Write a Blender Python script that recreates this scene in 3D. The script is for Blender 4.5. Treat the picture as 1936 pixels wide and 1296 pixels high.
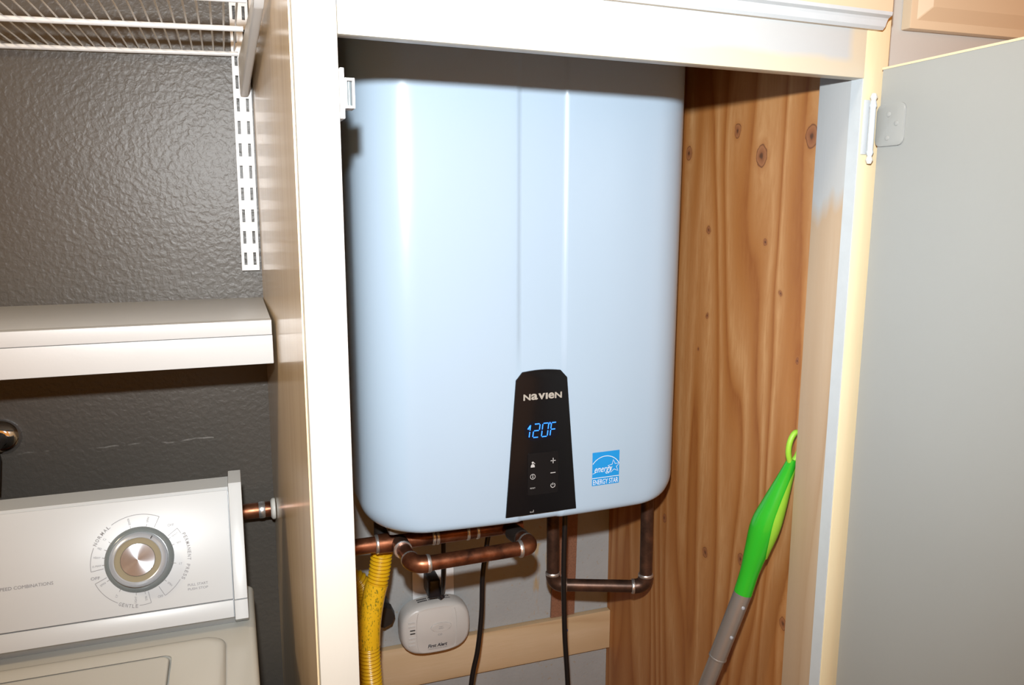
import bpy, bmesh, math, random
from mathutils import Vector, Matrix
random.seed(4)
for o in list(bpy.data.objects): bpy.data.objects.remove(o)
scene = bpy.context.scene
COL = scene.collection
H = 1.46            # eye height above the floor; heights below are measured from eye level

# ------------------------------------------------------------------ camera
YAW, PITCH, ROLL, FPX = math.radians(19.26), math.radians(-9.94), math.radians(.05), 1526.0
fw = Vector((math.sin(YAW)*math.cos(PITCH), math.cos(YAW)*math.cos(PITCH), math.sin(PITCH)))
rt = Vector((math.cos(YAW), -math.sin(YAW), 0)); up = rt.cross(fw)
c_, s_ = math.cos(ROLL), math.sin(ROLL)
r2, u2 = c_*rt + s_*up, -s_*rt + c_*up
cam = bpy.data.cameras.new('camera'); cam.sensor_width = 36; cam.lens = FPX/1936*36; cam.clip_start = .01
co = bpy.data.objects.new('camera', cam); COL.objects.link(co)
co.matrix_world = Matrix.Translation((0, 0, H)) @ Matrix(((r2.x, u2.x, -fw.x), (r2.y, u2.y, -fw.y), (r2.z, u2.z, -fw.z))).to_4x4()
scene.camera = co

# ------------------------------------------------------------------ world, lights, exposure
w = bpy.data.worlds.new('room_ambient'); scene.world = w; w.use_nodes = True
bg = w.node_tree.nodes['Background']; bg.inputs[0].default_value = (1.0, .38, .07, 1); bg.inputs[1].default_value = .82
fl = bpy.data.lights.new('camera_flash_offscreen', 'SPOT'); fl.energy = 90; fl.color = (.95, .985, 1.0)
fl.spot_size = math.radians(100); fl.spot_blend = 1.0; fl.shadow_soft_size = .014
fo = bpy.data.objects.new('camera_flash_offscreen', fl); COL.objects.link(fo)
fo.matrix_world = Matrix.Translation((-.014, .0, H + .13)) @ co.matrix_world.to_3x3().to_4x4()
al = bpy.data.lights.new('ceiling_lamp_offscreen', 'POINT'); al.shadow_soft_size = .12; al.energy = 42; al.color = (1, .80, .56)
ao = bpy.data.objects.new('ceiling_lamp_offscreen', al); COL.objects.link(ao); ao.location = (-1.2, .45, 2.30)
vs = scene.view_settings
vs.view_transform = 'Standard'; vs.look = 'None'; vs.exposure = 0; vs.gamma = 1; vs.use_curve_mapping = False

# ------------------------------------------------------------------ materials
ALB = .8            # room paints and plastics are a little darker than pure white
def new_mat(name):
    m = bpy.data.materials.new(name); m.use_nodes = True
    nt = m.node_tree; b = nt.nodes['Principled BSDF']
    return m, nt, b
def nd(nt, t, **kw):
    n = nt.nodes.new(t)
    for k, v in kw.items():
        if k in n.inputs.keys(): n.inputs[k].default_value = v
        else: setattr(n, k, v)
    return n
def pos(nt, scale=(1, 1, 1), rot=(0, 0, 0)):
    g = nd(nt, 'ShaderNodeNewGeometry'); mp = nd(nt, 'ShaderNodeMapping')
    mp.inputs['Scale'].default_value = scale; mp.inputs['Rotation'].default_value = rot
    nt.links.new(g.outputs['Position'], mp.inputs['Vector']); return mp.outputs['Vector']
def mix(nt, fac, a, b):
    n = nd(nt, 'ShaderNodeMix', data_type='RGBA')
    for sock, v in ((n.inputs[0], fac), (n.inputs[6], a), (n.inputs[7], b)):
        if isinstance(v, (int, float)): sock.default_value = v
        elif isinstance(v, tuple): sock.default_value = (*v, 1)
        else: nt.links.new(v, sock)
    return n.outputs[2]
def ramp(nt, fac, stops):
    n = nd(nt, 'ShaderNodeValToRGB'); e = n.color_ramp.elements
    while len(e) < len(stops): e.new(.5)
    for el, (p, c) in zip(e, stops):
        el.position = p; el.color = (c, c, c, 1) if isinstance(c, (int, float)) else (*c, 1)
    nt.links.new(fac, n.inputs[0]); return n.outputs[0]
def noise(nt, vec, scale, detail=3, rough=.5, dist=0):
    n = nd(nt, 'ShaderNodeTexNoise', Scale=scale, Detail=detail, Roughness=rough, Distortion=dist)
    nt.links.new(vec, n.inputs['Vector']); return n.outputs['Fac']
def mth(nt, op, a, b=0.0, c=0.0):
    n = nd(nt, 'ShaderNodeMath', operation=op)
    for i, v in enumerate((a, b, c)):
        if isinstance(v, (int, float)): n.inputs[i].default_value = v
        else: nt.links.new(v, n.inputs[i])
    return n.outputs[0]
def bump(nt, b, h, strength=.2, dist=.01):
    n = nd(nt, 'ShaderNodeBump', Strength=strength, Distance=dist)
    nt.links.new(h, n.inputs['Height']); nt.links.new(n.outputs['Normal'], b.inputs['Normal'])
def plain(name, col, rough=.4, metal=0, var=.06, vscale=30, bmp=0, bscale=200, bdist=.001, spec=.5, coat=0):
    m, nt, b = new_mat(name)
    if metal < .5: col = tuple(x*ALB for x in col)
    v = noise(nt, pos(nt), vscale, 4)
    lo = tuple(x*(1-var) for x in col); hi = tuple(min(1, x*(1+var)) for x in col)
    nt.links.new(mix(nt, v, lo, hi), b.inputs['Base Color'])
    b.inputs['Roughness'].default_value = rough; b.inputs['Metallic'].default_value = metal
    b.inputs['Specular IOR Level'].default_value = spec; b.inputs['Coat Weight'].default_value = coat
    if bmp: bump(nt, b, noise(nt, pos(nt), bscale, 3), bmp, bdist)
    return m
def emit(name, col, strength):
    m, nt, b = new_mat(name)
    b.inputs['Base Color'].default_value = (col[0]*.1, col[1]*.1, col[2]*.1, 1); b.inputs['Emission Color'].default_value = (*col, 1)
    b.inputs['Emission Strength'].default_value = strength; b.inputs['Roughness'].default_value = .3
    return m
def wall_mat():
    m, nt, b = new_mat('taupe_textured_wall_paint')
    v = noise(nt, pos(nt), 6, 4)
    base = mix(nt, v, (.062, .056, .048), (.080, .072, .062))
    # pale scuffed drywall crack running level under the shelf
    g = nd(nt, 'ShaderNodeNewGeometry'); sp = nd(nt, 'ShaderNodeSeparateXYZ'); nt.links.new(g.outputs['Position'], sp.inputs[0])
    wob = noise(nt, pos(nt, (9, 1, 1)), 1.6, 3)
    zz = mth(nt, 'ADD', sp.outputs['Z'], mth(nt, 'MULTIPLY', wob, .022))
    d = mth(nt, 'ABSOLUTE', mth(nt, 'SUBTRACT', zz, H - .368))
    line = mth(nt, 'LESS_THAN', d, .0011)
    brk = ramp(nt, noise(nt, pos(nt, (20, 1, 1)), 2, 3), [(.42, 0), (.6, .55)])
    inx = mth(nt, 'MULTIPLY', mth(nt, 'GREATER_THAN', sp.outputs['X'], -.32), mth(nt, 'LESS_THAN', sp.outputs['X'], -.04))
    fac = mth(nt, 'MULTIPLY', mth(nt, 'MULTIPLY', line, brk), inx)
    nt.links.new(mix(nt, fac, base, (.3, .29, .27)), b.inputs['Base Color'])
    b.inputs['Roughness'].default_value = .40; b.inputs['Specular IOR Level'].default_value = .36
    h1 = ramp(nt, noise(nt, pos(nt), 125, 2, .45, .3), [(.36, 0), (.70, 1)])
    h2 = noise(nt, pos(nt), 420, 2)
    bump(nt, b, mth(nt, 'ADD', h1, mth(nt, 'MULTIPLY', h2, .2)), .38, .0008)
    return m
def drywall_mat():
    m, nt, b = new_mat('white_spattered_drywall')
    base = mix(nt, noise(nt, pos(nt), 14, 4), (.26, .27, .27), (.34, .35, .35))
    spots = ramp(nt, noise(nt, pos(nt), 160, 2, .6), [(.66, 0), (.72, .7)])
    c = mix(nt, spots, base, (.30, .24, .17))
    st = noise(nt, pos(nt, (70, 1, 14)), 1, 3)
    g = nd(nt, 'ShaderNodeNewGeometry'); sp = nd(nt, 'ShaderNodeSeparateXYZ'); nt.links.new(g.outputs['Position'], sp.inputs[0])
    dx = mth(nt, 'SUBTRACT', 1, mth(nt, 'MULTIPLY', mth(nt, 'ABSOLUTE', mth(nt, 'SUBTRACT', sp.outputs['X'], .53)), 28))
    stain = mth(nt, 'MULTIPLY', ramp(nt, st, [(.5, 0), (.62, 1)]), mth(nt, 'MAXIMUM', dx, 0))
    zs = mth(nt, 'MULTIPLY', mth(nt, 'LESS_THAN', sp.outputs['Z'], H-.64), mth(nt, 'GREATER_THAN', sp.outputs['Z'], H-.785))
    c = mix(nt, mth(nt, 'MULTIPLY', stain, zs), c, (.35, .22, .07))
    nt.links.new(c, b.inputs['Base Color']); b.inputs['Roughness'].default_value = .7
    bump(nt, b, noise(nt, pos(nt), 190, 3), .35, .0015)
    return m
def wood(name, dark, mid, light, axis='Z', freq=26, rough=.5, knots=(), plane='YZ', stretch=.06, bmp=.12, fade=None, coat=0.0, scr=0):
    """vertical or horizontal grain from stretched noise bands; knots is a list of (u, z, radius) in the board plane"""
    m, nt, b = new_mat(name)
    g = nd(nt, 'ShaderNodeNewGeometry'); sp = nd(nt, 'ShaderNodeSeparateXYZ'); nt.links.new(g.outputs['Position'], sp.inputs[0])
    U = sp.outputs['Y' if plane == 'YZ' else 'X']; Z = sp.outputs['Z']
    U0 = U; wob = mth(nt, 'MULTIPLY', mth(nt, 'SUBTRACT', noise(nt, pos(nt), 70, 3), .5), .010)
    along, across = (Z, U0) if axis == 'Z' else (U0, Z)
    U = mth(nt, 'ADD', U, wob)
    push = None; kmask = None
    for (ku, kz, kr) in knots:
        du = mth(nt, 'SUBTRACT', U, ku); dz = mth(nt, 'MULTIPLY', mth(nt, 'SUBTRACT', Z, kz), .72)
        d2 = mth(nt, 'ADD', mth(nt, 'MULTIPLY', du, du), mth(nt, 'MULTIPLY', dz, dz))
        dz3 = mth(nt, 'MULTIPLY', dz, .38)
        d3 = mth(nt, 'ADD', mth(nt, 'MULTIPLY', du, du), mth(nt, 'MULTIPLY', dz3, dz3))
        fall = mth(nt, 'DIVIDE', (kr*1.5)**2, mth(nt, 'ADD', d3, (kr*1.5)**2))       # grain flows around the knot
        pu = mth(nt, 'MULTIPLY', mth(nt, 'MULTIPLY', du, fall), -.75)
        push = pu if push is None else mth(nt, 'ADD', push, pu)
        r = mth(nt, 'DIVIDE', mth(nt, 'SQRT', d2), kr)
        k = mth(nt, 'SUBTRACT', 1, mth(nt, 'MINIMUM', r, 1))
        kmask = k if kmask is None else mth(nt, 'MAXIMUM', kmask, k)
    if push is not None: across = mth(nt, 'ADD', across, push)
    cmb = nd(nt, 'ShaderNodeCombineXYZ'); nt.links.new(across, cmb.inputs[0]); nt.links.new(mth(nt, 'MULTIPLY', along, stretch), cmb.inputs[1])
    wv = noise(nt, cmb.outputs[0], 7, 2, .5, .3)
    ph = mth(nt, 'ADD', mth(nt, 'MULTIPLY', across, freq), mth(nt, 'MULTIPLY', wv, 9))
    band = mth(nt, 'FRACT', ph)
    fine = noise(nt, cmb.outputs[0], 230, 3, .6)
    c = ramp(nt, band, [(0, dark), (.22, mid), (.7, light), (.94, mid), (1, dark)])
    c = mix(nt, mth(nt, 'MULTIPLY', ramp(nt, fine, [(.35, 0), (.7, 1)]), .55), c, mid)
    big = noise(nt, pos(nt, (3, 3, 1.1)), 2.2, 2)
    c = mix(nt, mth(nt, 'MULTIPLY', ramp(nt, big, [(.4, 0), (.65, 1)]), .45), c, tuple(a*.6+d*.4 for a, d in zip(mid, dark)))
    if kmask is not None:
        halo = ramp(nt, kmask, [(0, 0), (.30, .35), (.42, .5), (.47, .95), (.53, .75), (1, .95)])
        rings = ramp(nt, kmask, [(0, (.33, .13, .035)), (.40, (.34, .13, .035)), (.47, (.12, .035, .012)), (.55, (.27, .10, .04)), (.80, (.20, .065, .025)), (.9, (.07, .025, .012))])
        c = mix(nt, halo, c, rings)
    if scr:
        s = noise(nt, pos(nt, (40, 40, 3), (0.5, .2, 0)), 6, 2, .5)
        c = mix(nt, ramp(nt, s, [(.68, 0), (.72, scr)]), c, (.75, .66, .52))
    if fade:     # leftover pale primer above a height
        col, z0, sl = fade
        f = ramp(nt, mth(nt, 'ADD', mth(nt, 'MULTIPLY', mth(nt, 'SUBTRACT', Z, z0), sl), noise(nt, pos(nt, (6, 30, 3)), 1, 2)), [(.35, 0), (.6, 1)])
        c = mix(nt, f, c, col)
    nt.links.new(c, b.inputs['Base Color']); b.inputs['Roughness'].default_value = rough; b.inputs['Coat Weight'].default_value = coat
    if coat: b.inputs['Coat Roughness'].default_value = .16
    bump(nt, b, fine, bmp, .001)
    return m
def cream_mat():
    m, nt, b = new_mat('cream_cabinet_paint')
    v = noise(nt, pos(nt), 9, 3)
    nt.links.new(mix(nt, v, (.64, .56, .36), (.67, .59, .40)), b.inputs['Base Color'])
    b.inputs['Roughness'].default_value = .35; bump(nt, b, noise(nt, pos(nt, (1, 1, .2)), 260, 2), .12, .001)
    return m
def stile_mat():
    m, nt, b = new_mat('ivory_stile_paint')
    nt.links.new(mix(nt, noise(nt, pos(nt), 9, 3), (.50, .49, .44), (.53, .52, .47)), b.inputs['Base Color'])
    b.inputs['Roughness'].default_value = .35; bump(nt, b, noise(nt, pos(nt, (1, 1, .2)), 260, 2), .12, .001)
    return m
def rail_mat():
    m, nt, b = new_mat('cream_rail_with_white_repaint')
    g = nd(nt, 'ShaderNodeNewGeometry'); sp = nd(nt, 'ShaderNodeSeparateXYZ'); nt.links.new(g.outputs['Position'], sp.inputs[0])
    wob = mth(nt, 'MULTIPLY', noise(nt, pos(nt), 22, 3), .010)
    edge = mth(nt, 'ADD', mth(nt, 'ADD', sp.outputs['Z'], wob), mth(nt, 'MULTIPLY', sp.outputs['X'], .03))
    f = nd(nt, 'ShaderNodeMapRange'); nt.links.new(edge, f.inputs[0]); f.inputs[1].default_value = H+.166; f.inputs[2].default_value = H+.174
    fx = nd(nt, 'ShaderNodeMapRange'); nt.links.new(mth(nt, 'ADD', sp.outputs['X'], wob), fx.inputs[0]); fx.inputs[1].default_value = .628; fx.inputs[2].default_value = .638; fx.inputs[3].default_value = 1; fx.inputs[4].default_value = 0
    c = mix(nt, mth(nt, 'MULTIPLY', f.outputs[0], fx.outputs[0]), (.52, .475, .37), (.42, .455, .47))
    nt.links.new(c, b.inputs['Base Color']); b.inputs['Roughness'].default_value = .35
    bump(nt, b, noise(nt, pos(nt, (.2, 1, 1)), 260, 2), .12, .001)
    return m
def copper_mat():
    m, nt, b = new_mat('tarnished_copper')
    v = noise(nt, pos(nt), 34, 4, .6)
    nt.links.new(ramp(nt, v, [(.3, (.07, .03, .019)), (.5, (.20, .072, .035)), (.7, (.32, .128, .066))]), b.inputs['Base Color'])
    b.inputs['Metallic'].default_value = .85
    nt.links.new(ramp(nt, noise(nt, pos(nt), 60, 3), [(.3, .28), (.7, .5)]), b.inputs['Roughness'])
    return m
def dull_mat():
    m, nt, b = new_mat('dark_patinated_copper')
    nt.links.new(ramp(nt, noise(nt, pos(nt), 30, 4, .6), [(.3, (.035, .022, .017)), (.55, (.10, .055, .038)), (.75, (.19, .09, .055))]), b.inputs['Base Color'])
    b.inputs['Metallic'].default_value = .7; b.inputs['Roughness'].default_value = .4
    return m
def label_mat():
    m, nt, b = new_mat('yellow_sleeve_with_fine_print')
    br = nd(nt, 'ShaderNodeTexBrick', Scale=1.0)
    tc = nd(nt, 'ShaderNodeTexCoord'); mp = nd(nt, 'ShaderNodeMapping'); mp.inputs['Scale'].default_value = (330, 330, 260)
    nt.links.new(tc.outputs['Object'], mp.inputs[0])
    n = noise(nt, mp.outputs[0], 1.1, 2, .5)
    rows = mth(nt, 'GREATER_THAN', mth(nt, 'FRACT', mth(nt, 'MULTIPLY', noise(nt, pos(nt, (160, 160, 1)), 1, 0), 6)), .55)
    f = mth(nt, 'MULTIPLY', ramp(nt, n, [(.5, 0), (.56, .75)]), rows)
    nt.links.new(mix(nt, f, (.66, .38, .01), (.12, .12, .01)), b.inputs['Base Color']); b.inputs['Roughness'].default_value = .35
    nt.nodes.remove(br)
    return m
def brushed_mat():
    m, nt, b = new_mat('spun_aluminium')
    b.inputs['Metallic'].default_value = .75; b.inputs['Roughness'].default_value = .22
    b.inputs['Anisotropic'].default_value = .92
    t = nd(nt, 'ShaderNodeTangent', direction_type='RADIAL', axis='Z'); nt.links.new(t.outputs[0], b.inputs['Tangent'])
    v = noise(nt, pos(nt), 300, 2); nt.links.new(mix(nt, v, (.30, .32, .35), (.36, .38, .41)), b.inputs['Base Color'])
    return m

KN = [(.980, .0955, .013), (.9235, .0592, .020), (.8269, .0774, .019), (1.104, .0723, .014), (1.0414, -.0417, .008), (.9057, -.0532, .006), (.8691, -.1176, .005),
      (1.0358, -.1689, .006), (.828, -.1993, .006), (1.0135, -.5373, .011), (.923, -.5089, .012), (.8235, -.5571, .012), (1.139, -.5295, .010), (1.0565, -.2233, .004)]
M = dict(
    wall=wall_mat(), drywall=drywall_mat(), cream=cream_mat(), ivory=stile_mat(), rail=rail_mat(), copper=copper_mat(), dull=dull_mat(), sleeve=label_mat(), brushed=brushed_mat(),
    fir=wood('fir_plywood', (.26, .082, .016), (.36, .145, .037), (.52, .28, .115), knots=[(y, z+H, r) for y, z, r in KN], freq=25, rough=.55, stretch=.10),
    birch=wood('varnished_birch_ply', (.60, .44, .26), (.69, .52, .32), (.75, .58, .38), freq=9, rough=.38, stretch=.05, coat=.8, scr=.35),
    post=wood('pale_pine_post', (.33, .225, .135), (.38, .28, .185), (.42, .33, .235), freq=18, rough=.6, fade=((.36, .375, .38), H+.0, 9.0)),
    pine=wood('pine_cleat', (.42, .28, .15), (.50, .36, .21), (.56, .42, .27), axis='X', plane='XZ', freq=20, rough=.6, stretch=.08),
    inside=plain('unfinished_wood', (.40, .24, .12), .7, var=.2, vscale=18),
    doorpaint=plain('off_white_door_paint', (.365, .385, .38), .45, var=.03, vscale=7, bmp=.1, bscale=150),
    edgepaint=plain('cream_edge_paint', (.78, .68, .46), .45, var=.03),
    tanpaint=plain('tan_cabinet_paint', (.74, .60, .42), .4, var=.03, vscale=6),
    greypaint=plain('pale_grey_frame_paint', (.56, .55, .52), .4, var=.05, vscale=12, bmp=.1),
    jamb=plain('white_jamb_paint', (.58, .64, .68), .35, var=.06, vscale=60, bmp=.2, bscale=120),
    shelfwhite=plain('white_shelf_paint', (.58, .60, .61), .4, var=.03, vscale=20, bmp=.08),
    heater=plain('blue_white_powder_coat', (.415, .54, .67), .24, var=.012, vscale=5, spec=.45),
    chassis=plain('white_sheet_metal', (.78, .78, .78), .35, var=.03),
    black=plain('gloss_black_plastic', (.006, .006, .007), .22, var=.1, spec=.25),
    keypad=plain('satin_black_keypad', (.008, .008, .009), .3, spec=.2, var=.1),
    silver=plain('silver_lettering', (.50, .48, .43), .4, metal=.3, var=.05),
    iconwhite=plain('grey_icon_ink', (.50, .50, .50), .5, var=.03),
    led=emit('blue_led_segments', (.03, .22, 1.0), 2.6), ledglow=plain('smoked_display_window', (.006, .007, .012), .2, spec=.25),
    esblue=plain('sky_blue_sticker', (.012, .30, .74), .35, var=.02), eswhite=plain('white_sticker_ink', (.82, .86, .9), .4, var=.02),
    solder=plain('silver_solder', (.66, .66, .66), .32, metal=.9, var=.15, vscale=120, bmp=.4, bscale=220),
    iron=plain('black_iron', (.02, .016, .014), .5, metal=.2, var=.2), darkmetal=plain('grey_underside_plastic', (.16, .155, .15), .6, var=.1),
    yellow=plain('yellow_coated_hose', (.70, .40, .008), .3, var=.06), rubber=plain('black_rubber_cord', (.008, .008, .009), .35, var=.1),
    plug=plain('black_plug_plastic', (.012, .012, .016), .4, var=.1),
    beige=plain('off_white_detector_plastic', (.62, .60, .57), .38, var=.02), ink=plain('dark_printing_ink', (.03, .03, .04), .5, var=.05),
    midink=plain('grey_printing_ink', (.20, .20, .21), .5, var=.05), slot=plain('black_mark_and_slot_shade', (.02, .02, .02), .7, var=.1),
    bead=plain('brown_glitter_tape', (.26, .12, .07), .5, var=.5, vscale=420, bmp=.6, bscale=420),
    green=plain('bright_green_plastic', (.025, .42, .02), .25, var=.03, coat=.3), lime=plain('lime_soft_grip', (.30, .62, .04), .5, var=.05, vscale=140, bmp=.15, bscale=500),
    alu=plain('brushed_grey_pole', (.40, .38, .36), .35, metal=.75, var=.06, vscale=60), grey=plain('grey_mop_plastic', (.3, .3, .3), .5),
    enamel=plain('washer_white_enamel', (.50, .535, .56), .32, spec=.3, var=.015, vscale=8), almond=plain('washer_cream_enamel', (.52, .515, .47), .22, var=.015, vscale=8),
    chrome=plain('chrome', (.75, .76, .8), .08, metal=1, var=.02),
    satin=plain('satin_chrome_ring', (.50, .56, .64), .30, metal=.45, var=.02), tanring=plain('champagne_ring', (.26, .235, .165), .85, spec=.08, var=.03),
    skirt=plain('smoked_grey_skirt', (.16, .19, .20), .18, var=.04), wire=plain('white_vinyl_wire', (.80, .82, .83), .35, var=.02),
    standard=plain('white_powder_steel', (.76, .77, .78), .4, var=.02), floor=plain('grey_vinyl_floor', (.30, .28, .25), .5, var=.15, vscale=14),
    ceil=plain('tan_ceiling_paint', (.45, .40, .32), .8, var=.03), roomwall=plain('taupe_room_wall', (.11, .10, .086), .5, var=.05, bmp=.3, bscale=140),
    caulk=plain('white_caulk', (.75, .74, .68), .5, var=.05, bmp=.4, bscale=160), blueink=plain('blue_marker_dot', (.03, .12, .6), .5),
    paper=plain('white_print', (.7, .7, .7), .6),
)

# ------------------------------------------------------------------ builders
def setp(o, label=None, cat=None, group=None, kind=None):
    for k, v in (('label', label), ('category', cat), ('group', group), ('kind', kind)):
        if v: o[k] = v
    return o
def thing(name, loc, label, cat, group=None):
    """an Empty at the thing's base; loc is in scene coordinates with z from eye level"""
    o = bpy.data.objects.new(name, None); COL.objects.link(o); o.empty_display_size = .05
    o.location = (loc[0], loc[1], loc[2] + H); return setp(o, label, cat, group)
def wloc(o):
    v = Vector(o.location); p = o.parent
    while p: v += Vector(p.location); p = p.parent
    return v
def obj(name, bm, mat, parent=None, smooth=False, label=None, mats=None, origin=None):
    bmesh.ops.recalc_face_normals(bm, faces=bm.faces)
    me = bpy.data.meshes.new(name); bm.to_mesh(me); bm.free()
    base = wloc(parent) if parent else Vector((0, 0, 0))
    org = base if origin is None else Vector((origin[0], origin[1], origin[2] + H))
    me.transform(Matrix.Translation(Vector((0, 0, H)) - org))
    for mm in (mats or [mat]): me.materials.append(M[mm])
    if smooth:
        me.polygons.foreach_set('use_smooth', [True]*len(me.polygons))
        try: me.set_sharp_from_angle(angle=math.radians(38))
        except Exception: pass
    o = bpy.data.objects.new(name, me); COL.objects.link(o)
    if parent: o.parent = parent
    o.location = org - base
    if label: o['label'] = label
    return o
def local_obj(name, bm, mat, parent, mw, smooth=True):
    """mesh in its own axes, placed by a matrix (z from eye level)"""
    bmesh.ops.recalc_face_normals(bm, faces=bm.faces)
    me = bpy.data.meshes.new(name); bm.to_mesh(me); bm.free(); me.materials.append(M[mat])
    if smooth:
        me.polygons.foreach_set('use_smooth', [True]*len(me.polygons)); me.set_sharp_from_angle(angle=math.radians(38))
    o = bpy.data.objects.new(name, me); COL.objects.link(o); o.parent = parent
    o.matrix_local = Matrix.Translation(Vector((0, 0, H)) - wloc(parent)) @ mw
    return o
def B(): return bmesh.new()
def box(bm, x0, x1, y0, y1, z0, z1, bev=0, seg=2):
    vs_ = [bm.verts.new((x, y, z)) for z in (z0, z1) for y in (y0, y1) for x in (x0, x1)]
    fs = [bm.faces.new([vs_[i] for i in q]) for q in ((0, 1, 3, 2), (4, 6, 7, 5), (0, 4, 5, 1), (2, 3, 7, 6), (0, 2, 6, 4), (1, 5, 7, 3))]
    if bev:
        es = list({e for f in fs for e in f.edges}); bmesh.ops.bevel(bm, geom=es, offset=bev, segments=seg, profile=.6, affect='EDGES')
    return bm
def prism(bm, pts, fn0, fn1, cap=True, bev=0):
    """polygon pts mapped by fn0 and fn1 to the two end loops"""
    a = [bm.verts.new(fn0(*p)) for p in pts]; b = [bm.verts.new(fn1(*p)) for p in pts]; n = len(pts); fs = []
    for i in range(n): fs.append(bm.faces.new((a[i], a[(i+1) % n], b[(i+1) % n], b[i])))
    if cap: fs.append(bm.faces.new(a)); fs.append(bm.faces.new(b[::-1]))
    if bev:
        es = [e for f in fs[-2:] for e in f.edges]; bmesh.ops.bevel(bm, geom=es, offset=bev, segments=2, profile=.6, affect='EDGES')
    return bm
def frames(pts):
    T = [(pts[min(i+1, len(pts)-1)] - pts[max(i-1, 0)]).normalized() for i in range(len(pts))]
    a = Vector((0, 0, 1)) if abs(T[0].z) < .9 else Vector((1, 0, 0)); n = T[0].cross(a).normalized(); out = []
    for t in T:
        n = (n - t*n.dot(t)).normalized(); out.append((n, t.cross(n)))
    return out
def tube(bm, pts, r, seg=14, cap=True):
    pts = [Vector(p) for p in pts]; F = frames(pts); rings = []
    for i, p in enumerate(pts):
        ri = r(i/(len(pts)-1)) if callable(r) else (r[i] if isinstance(r, (list, tuple)) else r)
        n, b = F[i]
        rings.append([bm.verts.new(p + (n*math.cos(2*math.pi*k/seg) + b*math.sin(2*math.pi*k/seg))*ri) for k in range(seg)])
    for a, b in zip(rings, rings[1:]):
        for k in range(seg): bm.faces.new((a[k], a[(k+1) % seg], b[(k+1) % seg], b[k]))
    if cap: bm.faces.new(rings[0][::-1]); bm.faces.new(rings[-1])
    return bm
def spline(P, n=10):
    P = [Vector(p) for p in P]; Q = [P[0]*2-P[1]] + P + [P[-1]*2-P[-2]]; out = []
    for i in range(1, len(Q)-2):
        a, b, c, d = Q[i-1], Q[i], Q[i+1], Q[i+2]
        for k in range(n):
            t = k/n; out.append(.5*((2*b)+(c-a)*t+(2*a-5*b+4*c-d)*t*t+(-a+3*b-3*c+d)*t**3))
    out.append(P[-1]); return out
def lathe(bm, prof, seg=40, cap=True):
    """profile (radius, height) around local z"""
    rings = []
    for r, h in prof:
        rings.append([bm.verts.new((r*math.cos(2*math.pi*k/seg), r*math.sin(2*math.pi*k/seg), h)) for k in range(seg)] if r > 1e-6 else [bm.verts.new((0, 0, h))])
    for a, b in zip(rings, rings[1:]):
        for k in range(seg):
            q = [a[k % len(a)], a[(k+1) % len(a)], b[(k+1) % len(b)], b[k % len(b)]]
            q = [v for i, v in enumerate(q) if v not in q[:i]]
            if len(q) > 2: bm.faces.new(q)
    if cap:
        for rg in (rings[0], rings[-1]):
            if len(rg) > 1: bm.faces.new(rg)
    return bm
def ring_obj(bm, c, axis, r, l, seg=18):
    c = Vector(c); a = Vector(axis).normalized()
    return tube(bm, [c-a*l/2, c-a*l/4, c+a*l/4, c+a*l/2], [r*.92, r, r, r*.92], seg)
def rrect(x0, x1, y0, y1, r, n=6):
    pts = []
    for cx, cy, a0 in ((x1-r, y1-r, 0), (x0+r, y1-r, 90), (x0+r, y0+r, 180), (x1-r, y0+r, 270)):
        for k in range(n+1):
            a = math.radians(a0 + 90*k/n); pts.append((cx+r*math.cos(a), cy+r*math.sin(a)))
    return pts
# flat print: polygons and lettering in a 2-d frame, placed by fn(u, v)
def poly2(bm, pts, fn):
    try: return bm.faces.new([bm.verts.new(fn(*p)) for p in pts])
    except ValueError: return None
def stroke(bm, pts, wd, fn, closed=False):
    n = len(pts); L = []; Rr = []
    for i, p in enumerate(pts):
        a = pts[(i-1) % n] if (closed or i > 0) else p; c = pts[(i+1) % n] if (closed or i < n-1) else p
        dx, dy = c[0]-a[0], c[1]-a[1]; l = math.hypot(dx, dy) or 1; nx, ny = -dy/l*wd/2, dx/l*wd/2
        L.append((p[0]+nx, p[1]+ny)); Rr.append((p[0]-nx, p[1]-ny))
    vl = [bm.verts.new(fn(*p)) for p in L]; vr = [bm.verts.new(fn(*p)) for p in Rr]
    for i in range(n if closed else n-1):
        j = (i+1) % n; bm.faces.new((vl[i], vl[j], vr[j], vr[i]))
_tc = {}
def glyphs(txt, shear=0, bold=0):
    key = (txt, shear, bold)
    if key not in _tc:
        cu = bpy.data.curves.new('t', 'FONT'); cu.body = txt; cu.shear = shear; cu.offset = bold; cu.resolution_u = 3
        ob = bpy.data.objects.new('t', cu); COL.objects.link(ob)
        me = bpy.data.meshes.new_from_object(ob)
        V = [(v.co.x, v.co.y) for v in me.vertices]; Fc = [tuple(p.vertices) for p in me.polygons]
        bpy.data.objects.remove(ob); bpy.data.meshes.remove(me); bpy.data.curves.remove(cu); _tc[key] = (V, Fc)
    return _tc[key]
def text(bm, txt, x0, x1, y0, y1, fn, shear=0, bold=0):
    """lettering stretched into the rectangle x0..x1, y0..y1"""
    V, Fc = glyphs(txt, shear, bold)
    ax, bx = min(v[0] for v in V), max(v[0] for v in V); ay, by = min(v[1] for v in V), max(v[1] for v in V)
    vv = [bm.verts.new(fn(x0+(v[0]-ax)/(bx-ax)*(x1-x0), y0+(v[1]-ay)/((by-ay) or 1)*(y1-y0))) for v in V]
    for f in Fc:
        try: bm.faces.new([vv[i] for i in f])
        except ValueError: pass
def arc(cx, cy, r, a0, a1, n=24): return [(cx+r*math.cos(math.radians(a0+(a1-a0)*k/n)), cy+r*math.sin(math.radians(a0+(a1-a0)*k/n))) for k in range(n+1)]

W = 1.352           # depth of the painted wall
D = .72             # depth of the cabinet front
GR = -H             # floor
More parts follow.
